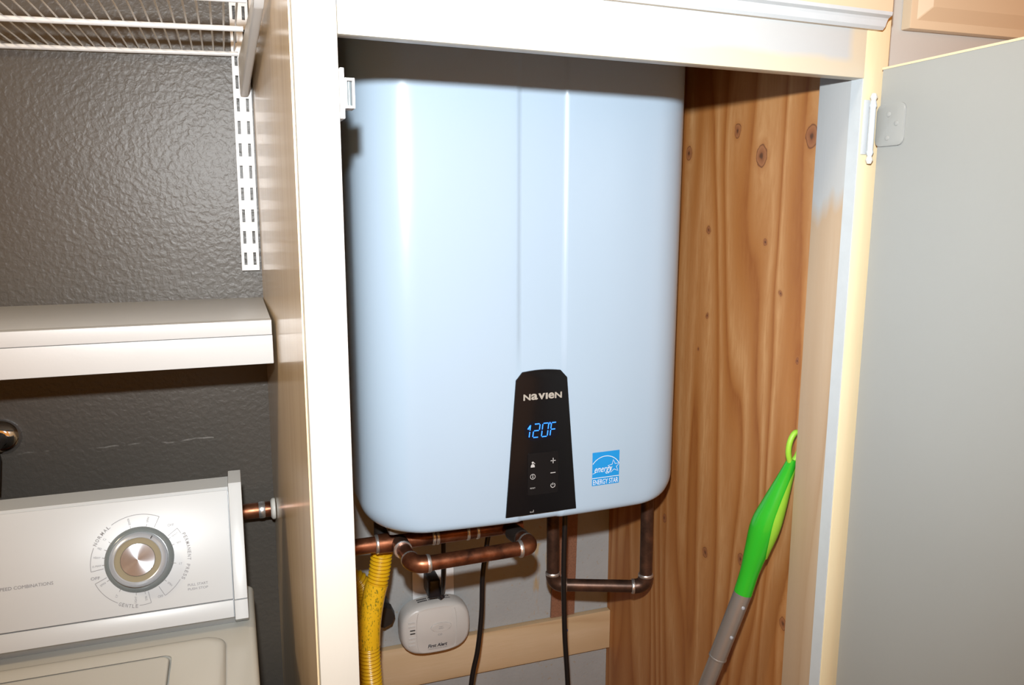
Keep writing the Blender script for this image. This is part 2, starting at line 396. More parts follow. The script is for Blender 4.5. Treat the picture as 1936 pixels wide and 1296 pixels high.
# ------------------------------------------------------------------ the setting
setp(obj('floor', box(B(), -1.6, 1.8, -1.2, W+.1, GR-.05, GR), 'floor'), 'grey vinyl laundry room floor', 'floor', kind='structure')
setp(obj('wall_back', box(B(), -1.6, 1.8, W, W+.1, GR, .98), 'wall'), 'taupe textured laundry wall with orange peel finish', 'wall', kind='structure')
setp(obj('wall_left', box(B(), -1.7, -1.6, -1.2, W+.1, GR, .98), 'roomwall'), 'taupe side wall of the laundry alcove', 'wall', kind='structure')
setp(obj('ceiling', box(B(), -1.7, 1.8, -1.2, W+.1, .98, 1.03), 'ceil'), 'tan laundry room ceiling', 'ceiling', kind='structure')

# ------------------------------------------------------------------ tall utility cabinet around the heater
cab = thing('utility_cabinet', (.37, 1.03, GR), 'cream tall utility cabinet standing open around the water heater', 'cabinet')
PL = lambda y: .0585 - .0105*(y-D)/(W-D)          # outer face of the left side, slightly out of square
def side_poly(bm, z0, z1):
    y0, y1 = D+.018, W-.001
    pts = [(PL(y0), y0), (PL(y1), y1), (PL(y1)+.016, y1), (PL(y0)+.016, y0)]
    return prism(bm, pts, lambda x, y: (x, y, z0), lambda x, y: (x, y, z1))
obj('side_panel', side_poly(B(), GR, .97), 'birch', cab, label='varnished tan plywood side with pale scratches')
obj('side_panel', box(B(), .672, .690, .791, W-.001, GR, .97), 'fir', cab, label='knotty orange fir plywood side')
obj('back_panel', box(B(), .0655, .6715, W-.006, W-.001, GR+.12, .97), 'drywall', cab, label='white spattered drywall back with brown stains')
obj('bottom_panel', box(B(), .0755, .6715, D+.019, W-.006, GR+.10, GR+.118), 'fir', cab)
obj('toe_kick', box(B(), .0755, .6475, D+.04, D+.055, GR, GR+.099), 'inside', cab)
obj('stile', box(B(), .0595, .0963, D, D+.0178, GR, .97, .0018), 'ivory', cab, True)
obj('stile', box(B(), .6480, .6790, D, D+.0178, GR, .97, .0018), 'cream', cab, True)
bm = prism(B(), [(.0965, .1385), (.6478, .1290), (.6478, .97), (.0965, .97)], lambda x, z: (x, D+.0002, z), lambda x, z: (x, D+.0178, z), bev=.0012)
obj('top_rail', bm, 'rail', cab, True)
obj('bottom_rail', box(B(), .0965, .6478, D+.0002, D+.0178, GR+.06, GR+.13, .001), 'cream', cab)
obj('jamb_strip', box(B(), .6468, .6480, D+.0012, D+.0176, GR+.13, .1290), 'jamb', cab, label='white painted inner edge of the right stile')
obj('corner_post', box(B(), .6482, .6900, D+.0180, .790, GR+.10, .95, .0008), 'post', cab, True, label='pale pine post with grey primer at the top')
obj('shelf_cleat', box(B(), .0656, .6715, W-.020, W-.0062, -.876, -.796, .0008), 'pine', cab, True, label='pale pine cleat screwed across the back')
obj('tape_strip', prism(B(), [(.549, -.7955), (.598, -.7955), (.606, -.43), (.560, -.43)], lambda x, z: (x, W-.011, z), lambda x, z: (x, W-.0062, z)), 'bead', cab, label='brown glittery strip stuck to the back')
bm = B(); poly2(bm, arc(.577, -.822, .004, 0, 360, 10)[:-1], lambda x, z: (x, W-.0205, z)); obj('marker_dot', bm, 'blueink', cab)
obj('top_panel', box(B(), .0755, .6715, D+.019, W-.006, .955, .97), 'inside', cab)
# door opened square to the front, inner face towards the heater
dd = Vector((-.0562, -.9984, 0)); hp = Vector((.6624, .7095, 0)); nn = Vector((.9984, -.0562, 0))
DT = .1385
def doorpt(s, t): v = hp + dd*s + nn*t; return (v.x, v.y)
pl = [doorpt(0, 0), doorpt(.575, 0), doorpt(.575, .019), doorpt(0, .019)]
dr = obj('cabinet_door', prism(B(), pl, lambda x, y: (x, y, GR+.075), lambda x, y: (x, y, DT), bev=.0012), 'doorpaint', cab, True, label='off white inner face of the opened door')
e = [doorpt(-.0006, -.0006), doorpt(.5756, -.0006), doorpt(.5756, .0004), doorpt(-.0006, .0004)]
obj('edge_band', prism(B(), e, lambda x, y: (x, y, DT-.0016), lambda x, y: (x, y, DT+.0006)), 'edgepaint', dr)
# hinge: leaf let onto the inner face, knuckle on the stile
def dpl(s, z, off): v = hp + dd*s - nn*off; return (v.x, v.y, z)
lf = [(s, z) for s, z in rrect(-.002, .0385, .0575, .1005, .007)]
lf = [(max(s, -.002), z) for s, z in lf]
obj('hinge_leaf', prism(B(), lf, lambda s, z: dpl(s, z, .0001), lambda s, z: dpl(s, z, .0022), bev=.0006), 'doorpaint', dr, True)
for s, z in ((.016, .090), (.028, .080), (.016, .066)):
    bm = B(); c = Vector(dpl(s, z, .0021)); ax = -nn
    tube(bm, [c, c+ax*.0008, c+ax*.0013], [.0030, .0028, .0012], 10); obj('screw', bm, 'doorpaint', dr, True)
bm = B(); k = Vector((.6560, .7130, 0))
tube(bm, [k+Vector((0, 0, z)) for z in (.048, .052, .054, .098, .1, .106)], [.0026, .0040, .0033, .0033, .0040, .0028], 12)
obj('hinge_knuckle', bm, 'jamb', dr, True)
obj('hinge_plate', box(B(), .6492, .6565, D-.0018, D-.0001, .050, .107, .0006), 'jamb', dr, True)
for z in (.044, .109):
    bm = B(); tube(bm, [k+Vector((0, 0, z-.004)), k+Vector((0, 0, z)), k+Vector((0, 0, z+.004))], [.0022, .0040, .0024], 10); obj('hinge_finial', bm, 'caulk', dr, True)
# door of the compartment above, with an ogee lip
prof = [(D-.0003, .1775), (.7125, .1772), (.7090, .1800), (.7070, .1850), (.7055, .1875), (.7010, .1895), (.7000, .1935), (.7000, .90), (D-.0003, .90)]
fz = lambda x: .0195*(.66-x)
up_ = obj('upper_door', prism(B(), prof, lambda y, z: (.085, y, z+fz(.085)), lambda y, z: (.660, y, z)), 'tanpaint', cab, label='door of the upper compartment')
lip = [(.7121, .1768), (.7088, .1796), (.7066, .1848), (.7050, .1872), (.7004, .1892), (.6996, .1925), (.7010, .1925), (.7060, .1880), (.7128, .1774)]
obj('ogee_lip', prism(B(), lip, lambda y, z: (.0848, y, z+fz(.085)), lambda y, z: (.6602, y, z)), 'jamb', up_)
# roller catch screwed inside the left stile
ct = obj('roller_catch', box(B(), .0964, .1003, .7165, .742, .0690, .1110, .0012), 'standard', cab, True, label='white roller catch')
bm = B()
for b_ in ((.1003, .1022, .0776, .1026), (.1068, .1086, .0776, .1026), (.1022, .1068, .0776, .0798), (.1022, .1068, .1004, .1026)):
    box(bm, b_[0], b_[1], .715, .735, b_[2], b_[3], .0004)
obj('catch_frame', bm, 'standard', ct, True)
bm = B(); tube(bm, [(.1045, .722, .0802), (.1045, .722, .1000)], .0021, 12); obj('roller', bm, 'skirt', ct, True)
obj('catch_back', box(B(), .1022, .1068, .729, .733, .0798, .1004), 'alu', ct)

# ------------------------------------------------------------------ neighbouring cabinet to the right
ad = thing('wall_cabinet', (1.05, 1.05, GR), 'tan neighbouring cabinet beyond the opened white door', 'cabinet')
obj('body', box(B(), .6985, 1.50, .764, W-.001, GR, .97, .001), 'greypaint', ad, True)
d2 = obj('upper_door', box(B(), .733, 1.16, .750, .7635, .191, .93, .002), 'tanpaint', ad, True)
bm = B(); pts = rrect(.742, 1.15, .2005, .92, .001, 1); a = [bm.verts.new((x, .7499, z)) for x, z in pts]; b2 = [bm.verts.new((x+(.013 if x < .9 else -.013), .741, z+(.013 if z < .5 else -.013))) for x, z in pts]
for i in range(len(pts)): bm.faces.new((a[i], a[(i+1) % len(pts)], b2[(i+1) % len(pts)], b2[i]))
bm.faces.new(b2)
obj('raised_panel', bm, 'tanpaint', d2)
obj('lower_door', box(B(), .733, 1.16, .750, .7635, GR+.1, .10, .002), 'tanpaint', ad, True)

# ------------------------------------------------------------------ tankless water heater
HX, HWD, YF, ZB, ZT = .386, .2360, .9835, -.4365, .262
ht = thing('tankless_water_heater', (HX, 1.16, ZB), 'blue white wall hung tankless water heater with black control strip', 'water heater')
def yf(x, z=0): return YF + .010*((x-HX)/HWD)**2
def chan(x, z):
    f = min(1, max(0, (z+.235)/.06)); d = abs(x-HX)
    return f*.0030*min(1, max(0, (.0325-d)/.0065+.5)) if d < .036 else 0
def plan(z):
    """outline of the casing at height z, from the back left round the front to the back right"""
    t = max(0, .034-(z-ZB)); ix = .034-math.sqrt(max(0, .034**2-t*t)); t2 = max(0, .010-(z-ZB)); iy = .010-math.sqrt(max(0, .010**2-t2*t2))
    wd, rc = HWD-ix, .072; out = []
    yb = 1.325; y0 = yf(HX+wd-rc)+iy
    side = [(-wd, yb), (-wd, 1.25), (-wd, 1.16), (-wd, 1.08)]
    arc_ = [(-wd+rc-rc*math.cos(math.radians(90*k/12)), y0+rc-rc*math.sin(math.radians(90*k/12))) for k in range(13)]
    xs = [-.17+.34*k/60 for k in range(61)]
    xs = sorted(set([x for x in xs if abs(x) < wd-rc-.001 and not .022 < abs(x) < .042] + [s*v for s in (-1, 1) for v in (.0275, .029, .0325, .0355, .037)]))
    out += [(HX+x, y) for x, y in side+arc_]
    out += [(HX+x, yf(HX+x)+chan(HX+x, z)+iy) for x in xs]
    out += [(HX-x, y) for x, y in reversed(side+arc_)]
    return out
bm = B(); zs = [ZB+.034*(1-math.cos(math.radians(90*k/10))) for k in range(11)] + [-.39, -.36, -.30, -.26, -.245, -.235, -.22, -.205, -.19, -.175, -.12, 0, .1, .2, ZT]
npl = None; rings = []
base_plan = plan(0.0)
for z in zs:
    p = plan(z)
    if len(p) != len(base_plan):   # keep the same number of stations while the corner rounds in
        t = max(0, .034-(z-ZB)); ix = .034-math.sqrt(max(0, .034**2-t*t)); t2 = max(0, .010-(z-ZB)); iy = .010-math.sqrt(max(0, .010**2-t2*t2))
        p = [(HX+(x-HX)*(HWD-ix)/HWD, y+iy) for x, y in base_plan]
    rings.append([bm.verts.new((x, y, z)) for x, y in p])
for a, b in zip(rings, rings[1:]):
    for i in range(len(a)-1): bm.faces.new((a[i], a[i+1], b[i+1], b[i]))
bm.faces.new(rings[0]); bm.faces.new(rings[-1])
obj('casing', bm, 'heater', ht, True)
obj('back_chassis', box(B(), HX-.2155, HX+.2155, 1.30, 1.3455, -.440, .262, .003), 'chassis', ht, True, label='white sheet metal back plate')
obj('underside_tray', box(B(), .178, .590, 1.06, 1.29, -.4420, -.4366, .002), 'darkmetal', ht, True, label='grey underside tray of the heater')
obj('valve_housing', box(B(), .186, .372, 1.045, 1.20, -.4555, -.4422, .006), 'darkmetal', ht, True, label='grey housing under the left half of the heater')
obj('condensate_trap', tube(B(), [(.178, 1.12, -.4525), (.20, 1.12, -.4525), (.34, 1.12, -.4525), (.362, 1.12, -.4525)], [.011, .0158, .0158, .011], 20), 'iron', ht, True, label='black drum under the heater')
# control strip
PY = .9815
top = [(.3489, -.2340), (.3580, -.2236)] + [(.3580+.0545*k/8, -.2236+.0022*math.sin(math.pi*k/8)) for k in range(1, 8)] + [(.4125, -.2236), (.4222, -.2342)]
cp_poly = [(.4384, -.4232), (.3347, -.4240)] + top
cp = obj('control_strip', prism(B(), cp_poly, lambda x, z: (x, PY, z), lambda x, z: (x, YF+.0045, z), bev=.0006), 'black', ht, True, label='gloss black control strip')
kp = obj('keypad', prism(B(), rrect(.3655, .4100, -.3955, -.3360, .003), lambda x, z: (x, PY-.0007, z), lambda x, z: (x, PY+.0005, z)), 'keypad', cp)
on = lambda off: (lambda x, z: (x, PY-off, z))
# maker's lettering, all letters one height
bm = B(); xs = .3590
for ch, wd_ in (('N', .0103), ('a', .0095), ('v', .0100), ('I', .0030), ('e', .0088), ('N', .0103)):
    text(bm, ch, xs, xs+wd_, -.2620, -.2535, on(.0003), bold=.03); xs += wd_ + .0007
obj('logo_lettering', bm, 'silver', cp)
# seven segment read-out 120 degrees F
obj('display_window', prism(B(), rrect(.3608, .4105, -.3185, -.2920, .0125, 8), lambda x, z: (x, PY-.0002, z), lambda x, z: (x, PY+.0004, z)), 'ledglow', cp, label='smoked display window')
SEG = {'a': ((.1, 1), (.9, 1)), 'b': ((1, .95), (1, .55)), 'c': ((1, .45), (1, .05)), 'd': ((.1, 0), (.9, 0)), 'e': ((0, .45), (0, .05)), 'f': ((0, .95), (0, .55)), 'g': ((.1, .5), (.9, .5))}
bm = B()
def digit(segs, x, wd_, z0=-.3140, hh=.0185):
    for s in segs:
        (u0, v0), (u1, v1) = SEG[s]; P = [(x+u*wd_+(v-.5)*.0022, z0+v*hh) for u, v in ((u0, v0), (u1, v1))]
        stroke(bm, P, .0014, on(.0006))
digit('bc', .3655-.0062, .0090); stroke(bm, [(.3655, -.3020), (.3690, -.2972)], .0020, on(.0006))
digit('abged', .3735, .0085); digit('abcdef', .3860, .0085); digit('aefg', .3985, .0072)
stroke(bm, arc(.3972, -.2958, .0011, 0, 330, 8), .0007, on(.0006), True)
obj('display_digits', bm, 'led', cp, label='glowing blue 120 F digits')
icon = on(.0011)
bm = B(); stroke(bm, [(.3985, -.3492), (.4060, -.3492)], .0010, icon); stroke(bm, [(.40225, -.3530), (.40225, -.3454)], .0010, icon); obj('plus_icon', bm, 'iconwhite', kp)
bm = B(); stroke(bm, [(.3985, -.3665), (.4060, -.3665)], .0011, icon); obj('minus_icon', bm, 'iconwhite', kp)
bm = B(); stroke(bm, arc(.40225, -.3846, .0031, 125, 415, 20), .0009, icon); stroke(bm, [(.40225, -.3842), (.40225, -.3808)], .0009, icon); obj('power_icon', bm, 'iconwhite', kp)
bm = B(); poly2(bm, arc(.3725, -.3490, .0015, 0, 360, 12)[:-1], icon); poly2(bm, [(.3697, -.3558), (.3754, -.3558), (.3754, -.3535), (.3738, -.3512), (.3712, -.3512), (.3697, -.3535)], icon)
stroke(bm, [(.3740, -.3490), (.3758, -.3512)], .0007, icon); obj('service_icon', bm, 'iconwhite', kp)
bm = B(); stroke(bm, arc(.3727, -.3690, .0035, 0, 345, 22), .0007, icon, True); stroke(bm, [(.3727, -.3712), (.3727, -.3685)], .0011, icon); poly2(bm, arc(.3727, -.3671, .0007, 0, 360, 8)[:-1], icon); obj('info_icon', bm, 'iconwhite', kp)
bm = B(); text(bm, 'RESET', .3690, .3765, -.3862, -.3844, icon); obj('reset_lettering', bm, 'iconwhite', kp)
bm = B(); stroke(bm, [(.3742, -.4205), (.3742, -.4170)], .0005, on(.0003)); text(bm, 'au', .3690, .3730, -.4205, -.4190, on(.0003)); obj('base_mark', bm, 'iconwhite', cp)
# efficiency sticker
es = lambda off: (lambda x, z: (x, yf(x)-off, z))
sx0, sx1, sz0, sz1 = .4630, .5055, -.3945, -.3460
bm = B(); N = 6
for i in range(N):
    a = sx0+(sx1-sx0)*i/N; b = sx0+(sx1-sx0)*(i+1)/N; poly2(bm, [(a, sz0), (b, sz0), (b, sz1), (a, sz1)], es(.0006))
st = obj('efficiency_sticker', bm, 'esblue', ht, label='blue square efficiency sticker')
bm = B(); stroke(bm, [(sx0, -.3835), (sx1, -.3835)], .0009, es(.0009)); stroke(bm, [p for p in arc(.4835, -.3770, .0245, 12, 168, 26) if p[0] < sx1 and p[0] > sx0], .0009, es(.0009)); obj('sticker_arch', bm, 'eswhite', st)
bm = B(); P = []
for k in range(10):
    a = math.radians(90+36*k+6); r = .0098 if k % 2 == 0 else .0042; P.append((.4968+r*math.cos(a), -.3690+r*math.sin(a)))
stroke(bm, P, .0009, es(.0009), True); obj('sticker_star', bm, 'eswhite', st)
bm = B(); text(bm, 'energy', .4665, .4945, -.3785, -.3690, es(.0009), shear=.35); stroke(bm, [(.4635, -.3768), (.4680, -.3755)], .0006, es(.0009)); obj('script_lettering', bm, 'eswhite', st)
bm = B(); text(bm, 'ENERGY STAR', .4645, .5040, -.3932, -.3858, es(.0009), bold=.004); obj('sticker_lettering', bm, 'eswhite', st)

# ------------------------------------------------------------------ plumbing
def pipe_run(root, pts, r, mat='copper', elbow=.020, joints=True, jm='solder', ends=False):
    """straight copper lengths with an elbow at each inner point and a solder ring at each joint"""
    P = [Vector(p) for p in pts]; n = len(P)
    for i in range(n-1):
        d = (P[i+1]-P[i]).normalized(); a = P[i] + d*(elbow if i > 0 else 0); b = P[i+1] - d*(elbow if i < n-2 else 0)
        obj('pipe', tube(B(), [a, b], r, 20), mat, root, True)
    for i in range(1, n-1):
        d0 = (P[i]-P[i-1]).normalized(); d1 = (P[i+1]-P[i]).normalized(); pts_ = []
        for k in range(11):
            t = k/10; a = P[i]-d0*elbow*1.15; b = P[i]+d1*elbow*1.15; pts_.append(a*(1-t)**2 + P[i]*2*t*(1-t) + b*t*t)
        el = obj('elbow', tube(B(), pts_, r*1.17, 20), mat, root, True)
        if joints:
            for c, ax in ((P[i]-d0*elbow*1.15, d0), (P[i]+d1*elbow*1.15, d1)):
                obj('solder_joint', ring_obj(B(), c, ax, r*1.20, .006), jm, el, True)
PZ = -.483
pa = thing('copper_water_pipe', (.22, 1.088, PZ), 'bright copper pipe with a U shaped bypass under the heater', 'pipe')
obj('main_pipe', tube(B(), [(.0745, 1.088, PZ), (.395, 1.088, PZ)], .0115, 20), 'copper', pa, True)
obj('tee', tube(B(), [(.178, 1.088, PZ), (.222, 1.088, PZ)], .0140, 20), 'copper', pa, True)
obj('tee_branch', tube(B(), [(.2075, 1.080, PZ), (.2075, 1.060, PZ)], .0128, 20), 'dull', pa, True)
for x in (.176, .258, .264, .31, .325): obj('solder_joint', ring_obj(B(), (x, 1.088, PZ), (1, 0, 0), .0138 if x < .2 else .0124, .005), 'solder', pa, True)
obj('solder_joint', ring_obj(B(), (.2075, 1.058, PZ), (0, 1, 0), .0132, .004), 'solder', pa, True)
pipe_run(pa, [(.2075, 1.075, PZ), (.2110, 1.003, PZ), (.3840, 1.008, PZ), (.3700, 1.088, PZ)], .0105, elbow=.017)
obj('coupling', tube(B(), [(.3785, 1.040, PZ), (.3740, 1.066, PZ)], .0128, 20), 'iron', pa, True)
obj('riser', tube(B(), [(.370, 1.10, PZ), (.370, 1.10, -.4367)], .0105, 18), 'copper', pa, True)
pb = thing('copper_drop_loop', (.56, 1.15, -.64), 'dark copper pipe loop hanging below the heater beside the fir panel', 'pipe')
pipe_run(pb, [(.4845, 1.180, -.437), (.4857, 1.180, -.6395), (.6310, 1.123, -.6395), (.6290, 1.123, -.440)], .0105, 'dull', elbow=.018)
obj('cross_pipe', tube(B(), [(.6290, 1.123, -.449), (.560, 1.123, -.449)], .0105, 18), 'dull', pb, True)
pc = thing('copper_supply_pipe', (-.1, 1.302, -.492), 'short copper supply pipe behind the washing machine', 'pipe')
obj('pipe', tube(B(), [(-.42, 1.302, -.492), (.0475, 1.302, -.492)], .0127, 20), 'copper', pc, True)
obj('solder_joint', ring_obj(B(), (.0270, 1.302, -.492), (1, 0, 0), .0136, .011), 'solder', pc, True)
obj('caulk_collar', tube(B(), [(.0405, 1.302, -.492), (.0425, 1.302, -.492), (.0445, 1.302, -.492), (.0478, 1.302, -.492)], [.0130, .0165, .0175, .0170], 18), 'caulk', pc, True)
# chrome wall flange and hose valve
vl = thing('hose_valve', (-.336, 1.33, -.348), 'dark hose valve on a round chrome wall flange above the washing machine', 'valve')
mw = Matrix.Translation((-.336, W-.0002, -.348)) @ Matrix.Rotation(math.radians(90), 4, 'X')
local_obj('escutcheon', lathe(B(), [(.0268, 0), (.0268, .002), (.0250, .006), (.0200, .0115), (.0140, .0145), (.0115, .0155)], 40), 'chrome', vl, mw)
obj('stub_pipe', tube(B(), [(-.336, W-.012, -.348), (-.336, 1.285, -.348)], .0105, 18), 'iron', vl, True)
obj('valve_body', tube(B(), [(-.340, 1.285, -.340), (-.338, 1.283, -.362), (-.336, 1.27, -.385), (-.336, 1.262, -.405)], [.013, .015, .013, .012], 16), 'iron', vl, True)
obj('handle', tube(B(), [(-.352, 1.262, -.348), (-.372, 1.258, -.345)], [.016, .018], 14), 'iron', vl, True)
# gas lines
def hose(root, pts, r, pitch, name='corrugated_hose'):
    S = spline(pts, 40); L = [0]
    for a, b in zip(S, S[1:]): L.append(L[-1]+(b-a).length)
    # resample evenly so that the ribs keep one pitch
    n = int(L[-1]/pitch*6); out = []; j = 0
    for k in range(n+1):
        d = L[-1]*k/n
        while j < len(L)-2 and L[j+1] < d: j += 1
        t = (d-L[j])/max(1e-9, L[j+1]-L[j]); out.append(S[j].lerp(S[j+1], min(1, t)))
    rr = [r*(1+.075*math.cos(2*math.pi*k/6)) for k in range(n+1)]
    return obj(name, tube(B(), out, rr, 18), 'yellow', root, True), out
g1 = thing('gas_hose', (.18, 1.12, -.9), 'ribbed yellow gas hose hanging from the heater with a printed sleeve', 'gas hose')
gp = [(.1885, 1.12, -.508), (.1830, 1.12, -.545), (.1735, 1.118, -.580), (.1660, 1.114, -.620), (.1640, 1.112, -.660), (.1660, 1.110, -.715), (.1720, 1.110, -.800), (.1800, 1.112, -.950)]
_, hp_ = hose(g1, gp, .0150, .0058)
obj('nipple', tube(B(), [(.1900, 1.12, -.4367), (.1890, 1.12, -.507)], [.012, .012], 18), 'iron', g1, True)
obj('hose_nut', tube(B(), [(.1892, 1.12, -.495), (.1884, 1.12, -.512)], [.0165, .0165], 6), 'yellow', g1)
sl = [p for p in hp_ if -.652 < p.z < -.557]
obj('printed_sleeve', tube(B(), sl[::6]+[sl[-1]], .0166, 24), 'sleeve', g1, True, label='smooth yellow sleeve with green printing')
g2 = thing('gas_hose', (.16, 1.25, -.9), 'yellow gas hose bending behind the ribbed one beside the stile', 'gas hose')
gq = [(.116, 1.255, -.700), (.122, 1.255, -.645), (.140, 1.252, -.612), (.164, 1.250, -.608), (.180, 1.250, -.640), (.181, 1.250, -.72), (.176, 1.252, -.84), (.170, 1.255, -.96)]
_, hq = hose(g2, gq, .0150, .0058)
sl = [p for p in hq[len(hq)//3:] if -.80 < p.z < -.615]
obj('printed_sleeve', tube(B(), sl[::6]+[sl[-1]], .0168, 24), 'sleeve', g2, True)
gv = thing('gas_stub', (.217, 1.33, -.71), 'black iron gas stub in the back wall beside the yellow hoses', 'pipe')
obj('nipple', tube(B(), [(.217, W-.0065, -.706), (.217, 1.30, -.706)], .017, 18), 'iron', gv, True)
obj('cap', tube(B(), [(.2165, 1.302, -.706), (.2165, 1.285, -.706)], [.021, .019], 8), 'iron', gv)

# ------------------------------------------------------------------ power cords
def cord(name, pts, label, r=.0042):
    t = thing(name, pts[-1], label, 'cord')
    obj('cable', tube(B(), spline(pts, 10), r, 12), 'rubber', t, True); return t
k1 = cord('power_cord', [(.386, 1.20, -.4367), (.385, 1.20, -.50), (.3755, 1.20, -.56), (.3680, 1.20, -.614), (.3655, 1.20, -.68), (.3585, 1.20, -.745), (.3465, 1.20, -.808), (.335, 1.20, -.95), (.330, 1.20, GR+.123)], 'black power cord hanging beside the smoke grey bypass elbow to the floor'.replace('smoke grey ', 'copper '))
obj('strain_relief', tube(B(), [(.386, 1.20, -.4367), (.3855, 1.20, -.46)], [.008, .005], 12), 'rubber', k1, True)
k2 = cord('power_cord', [(.480, 1.118, -.4367), (.4800, 1.118, -.50), (.4790, 1.118, -.56), (.4795, 1.118, -.615), (.4825, 1.118, -.70), (.4890, 1.118, -.79), (.496, 1.118, -.95), (.50, 1.118, GR+.123)], 'black power cord hanging in front of the dark copper loop')
obj('strain_relief', tube(B(), [(.480, 1.118, -.4367), (.480, 1.118, -.46)], [.008, .005], 12), 'rubber', k2, True)
k3 = thing('power_cord', (.318, 1.31, -.67), 'short black cord plugged into the wall outlet above the detector', 'cord')
obj('cable', tube(B(), spline([(.310, 1.24, -.4367), (.313, 1.245, -.52), (.3155, 1.255, -.59), (.3205, 1.28, -.655), (.3215, 1.297, -.684), (.318, 1.302, -.690)], 10), .0042, 12), 'rubber', k3, True)
obj('plug', box(B(), .2975, .3195, 1.292, 1.3365, -.690, -.655, .005, 3), 'plug', k3, True, label='black right angle plug')
obj('plug_neck', tube(B(), [(.314, 1.304, -.680), (.3235, 1.298, -.694)], [.009, .005], 12), 'plug', k3, True)

# ------------------------------------------------------------------ outlet plate and detector
op = thing('outlet_plate', (.317, W-.006, -.71), 'white outlet cover plate behind the black plug', 'outlet')
obj('plate', prism(B(), rrect(.279, .3555, -.772, -.655, .004), lambda x, z: (x, W-.0112, z), lambda x, z: (x, W-.0062, z), bev=.0015), 'chassis', op, True)
for z in (-.688, -.738): obj('socket', prism(B(), rrect(.301, .333, z-.014, z+.014, .010), lambda x, z_: (x, W-.0130, z_), lambda x, z_: (x, W-.0112, z_)), 'chassis', op, True)
dt = thing('carbon_monoxide_detector', (.312, 1.32, -.80), 'off white plug-in carbon monoxide detector in front of the pine cleat', 'detector')
DX, DZ, DWD, DHT = .3105, -.7485, .0635, .0480
def sup(s, n=44, e=2.0/2.9):
    return [(DX+DWD*s*math.copysign(abs(math.cos(t))**e, math.cos(t)), DZ+DHT*s*math.copysign(abs(math.sin(t))**e, math.sin(t))) for t in [2*math.pi*k/n for k in range(n)]]
bm = B(); rings = []
for s, y in ((.90, 1.3310), (.985, 1.3280), (1.0, 1.321), (1.0, 1.307), (.985, 1.300), (.95, 1.2945), (.88, 1.2915)):
    rings.append([bm.verts.new((x, y, z)) for x, z in sup(s)])
for a, b in zip(rings, rings[1:]):
    for i in range(len(a)): bm.faces.new((a[i], a[(i+1) % len(a)], b[(i+1) % len(b)], b[i]))
bm.faces.new(rings[0]); bm.faces.new(rings[-1])
obj('housing', bm, 'beige', dt, True)
YD = 1.2913; od = lambda off: (lambda x, z: (x, YD-off, z))
for sg in (-1, 1):
    obj('panel_seam', tube(B(), [(DX+sg*(.0315+.005*math.cos(math.radians(a))), YD, DZ+.037*math.sin(math.radians(a))) for a in range(-80, 81, 8)], .0007, 6), 'beige', dt, True)
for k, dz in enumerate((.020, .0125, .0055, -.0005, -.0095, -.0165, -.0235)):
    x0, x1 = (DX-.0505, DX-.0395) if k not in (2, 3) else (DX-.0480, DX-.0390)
    obj('vent_shade_bar' if k in (2, 3) else 'louvre', box(B(), x0, x1, YD-(.0006 if k in (2, 3) else .0016), YD+.001, DZ+dz-.0009, DZ+dz+.0009), 'slot' if k in (2, 3) else 'beige', dt)  # the two dark bars put the shade of open vent slots into colour
obj('test_button', prism(B(), [(DX+.008+.019*math.cos(2*math.pi*k/28), DZ+.004+.0085*math.sin(2*math.pi*k/28)) for k in range(28)], lambda x, z: (x, YD-.0016, z), lambda x, z: (x, YD+.001, z), bev=.0007), 'beige', dt, True)
bm = B(); text(bm, 'TEST', DX+.004, DX+.0115, DZ+.0040, DZ+.0058, od(.0019)); text(bm, 'RESET', DX+.0035, DX+.0125, DZ+.0008, DZ+.0026, od(.0019)); text(bm, 'CO', DX+.002, DX+.0095, DZ-.0120, DZ-.0088, od(.0003)); obj('small_lettering', bm, 'midink', dt)
bm = B(); text(bm, 'First Alert', DX-.0165, DX+.0185, DZ-.0330, DZ-.0265, od(.0003), shear=.2, bold=.03); obj('brand_lettering', bm, 'ink', dt)
bm = B(); text(bm, 'CARBON MONOXIDE ALARM', DX-.0165, DX+.0185, DZ-.0365, DZ-.0347, od(.0003)); obj('type_lettering', bm, 'midink', dt)
bm = B()
def tz(x, y): return (x, y, max(z for xx, z in sup(1.0, 120) if abs(xx-x) < .004)+.0003)
for x0, x1, y0, y1 in ((DX-.030, DX-.012, 1.316, 1.320), (DX-.0295, DX-.012, 1.309, 1.313), (DX-.010, DX+.030, 1.317, 1.320), (DX-.010, DX+.012, 1.310, 1.313), (DX+.016, DX+.030, 1.310, 1.3125)):
    n = 8
    for i in range(n):
        a = x0+(x1-x0)*i/n; b = x0+(x1-x0)*(i+.8)/n; poly2(bm, [(a, y0), (b, y0), (b, y1), (a, y1)], tz)
obj('warning_lettering', bm, 'ink', dt)

# ------------------------------------------------------------------ mop leaning on the panel
mp = thing('mop', (.43, .97, GR+.118), 'green handled mop with grey pole leaning on the fir panel', 'mop')
def along(P, n=12): return spline(P, n)
G = [(.6515, .800, -.318), (.6460, .806, -.345), (.6370, .812, -.380), (.6290, .817, -.410), (.6220, .822, -.445), (.6165, .826, -.475), (.6110, .830, -.505)]
Gr = [.0058, .0095, .0150, .0182, .0150, .0122, .0120]
S = spline(G, 8); Rr = [x.x for x in spline([(r, 0, 0) for r in Gr], 8)]
obj('grip', tube(B(), S, Rr, 22), 'green', mp, True, label='bright green moulded grip')
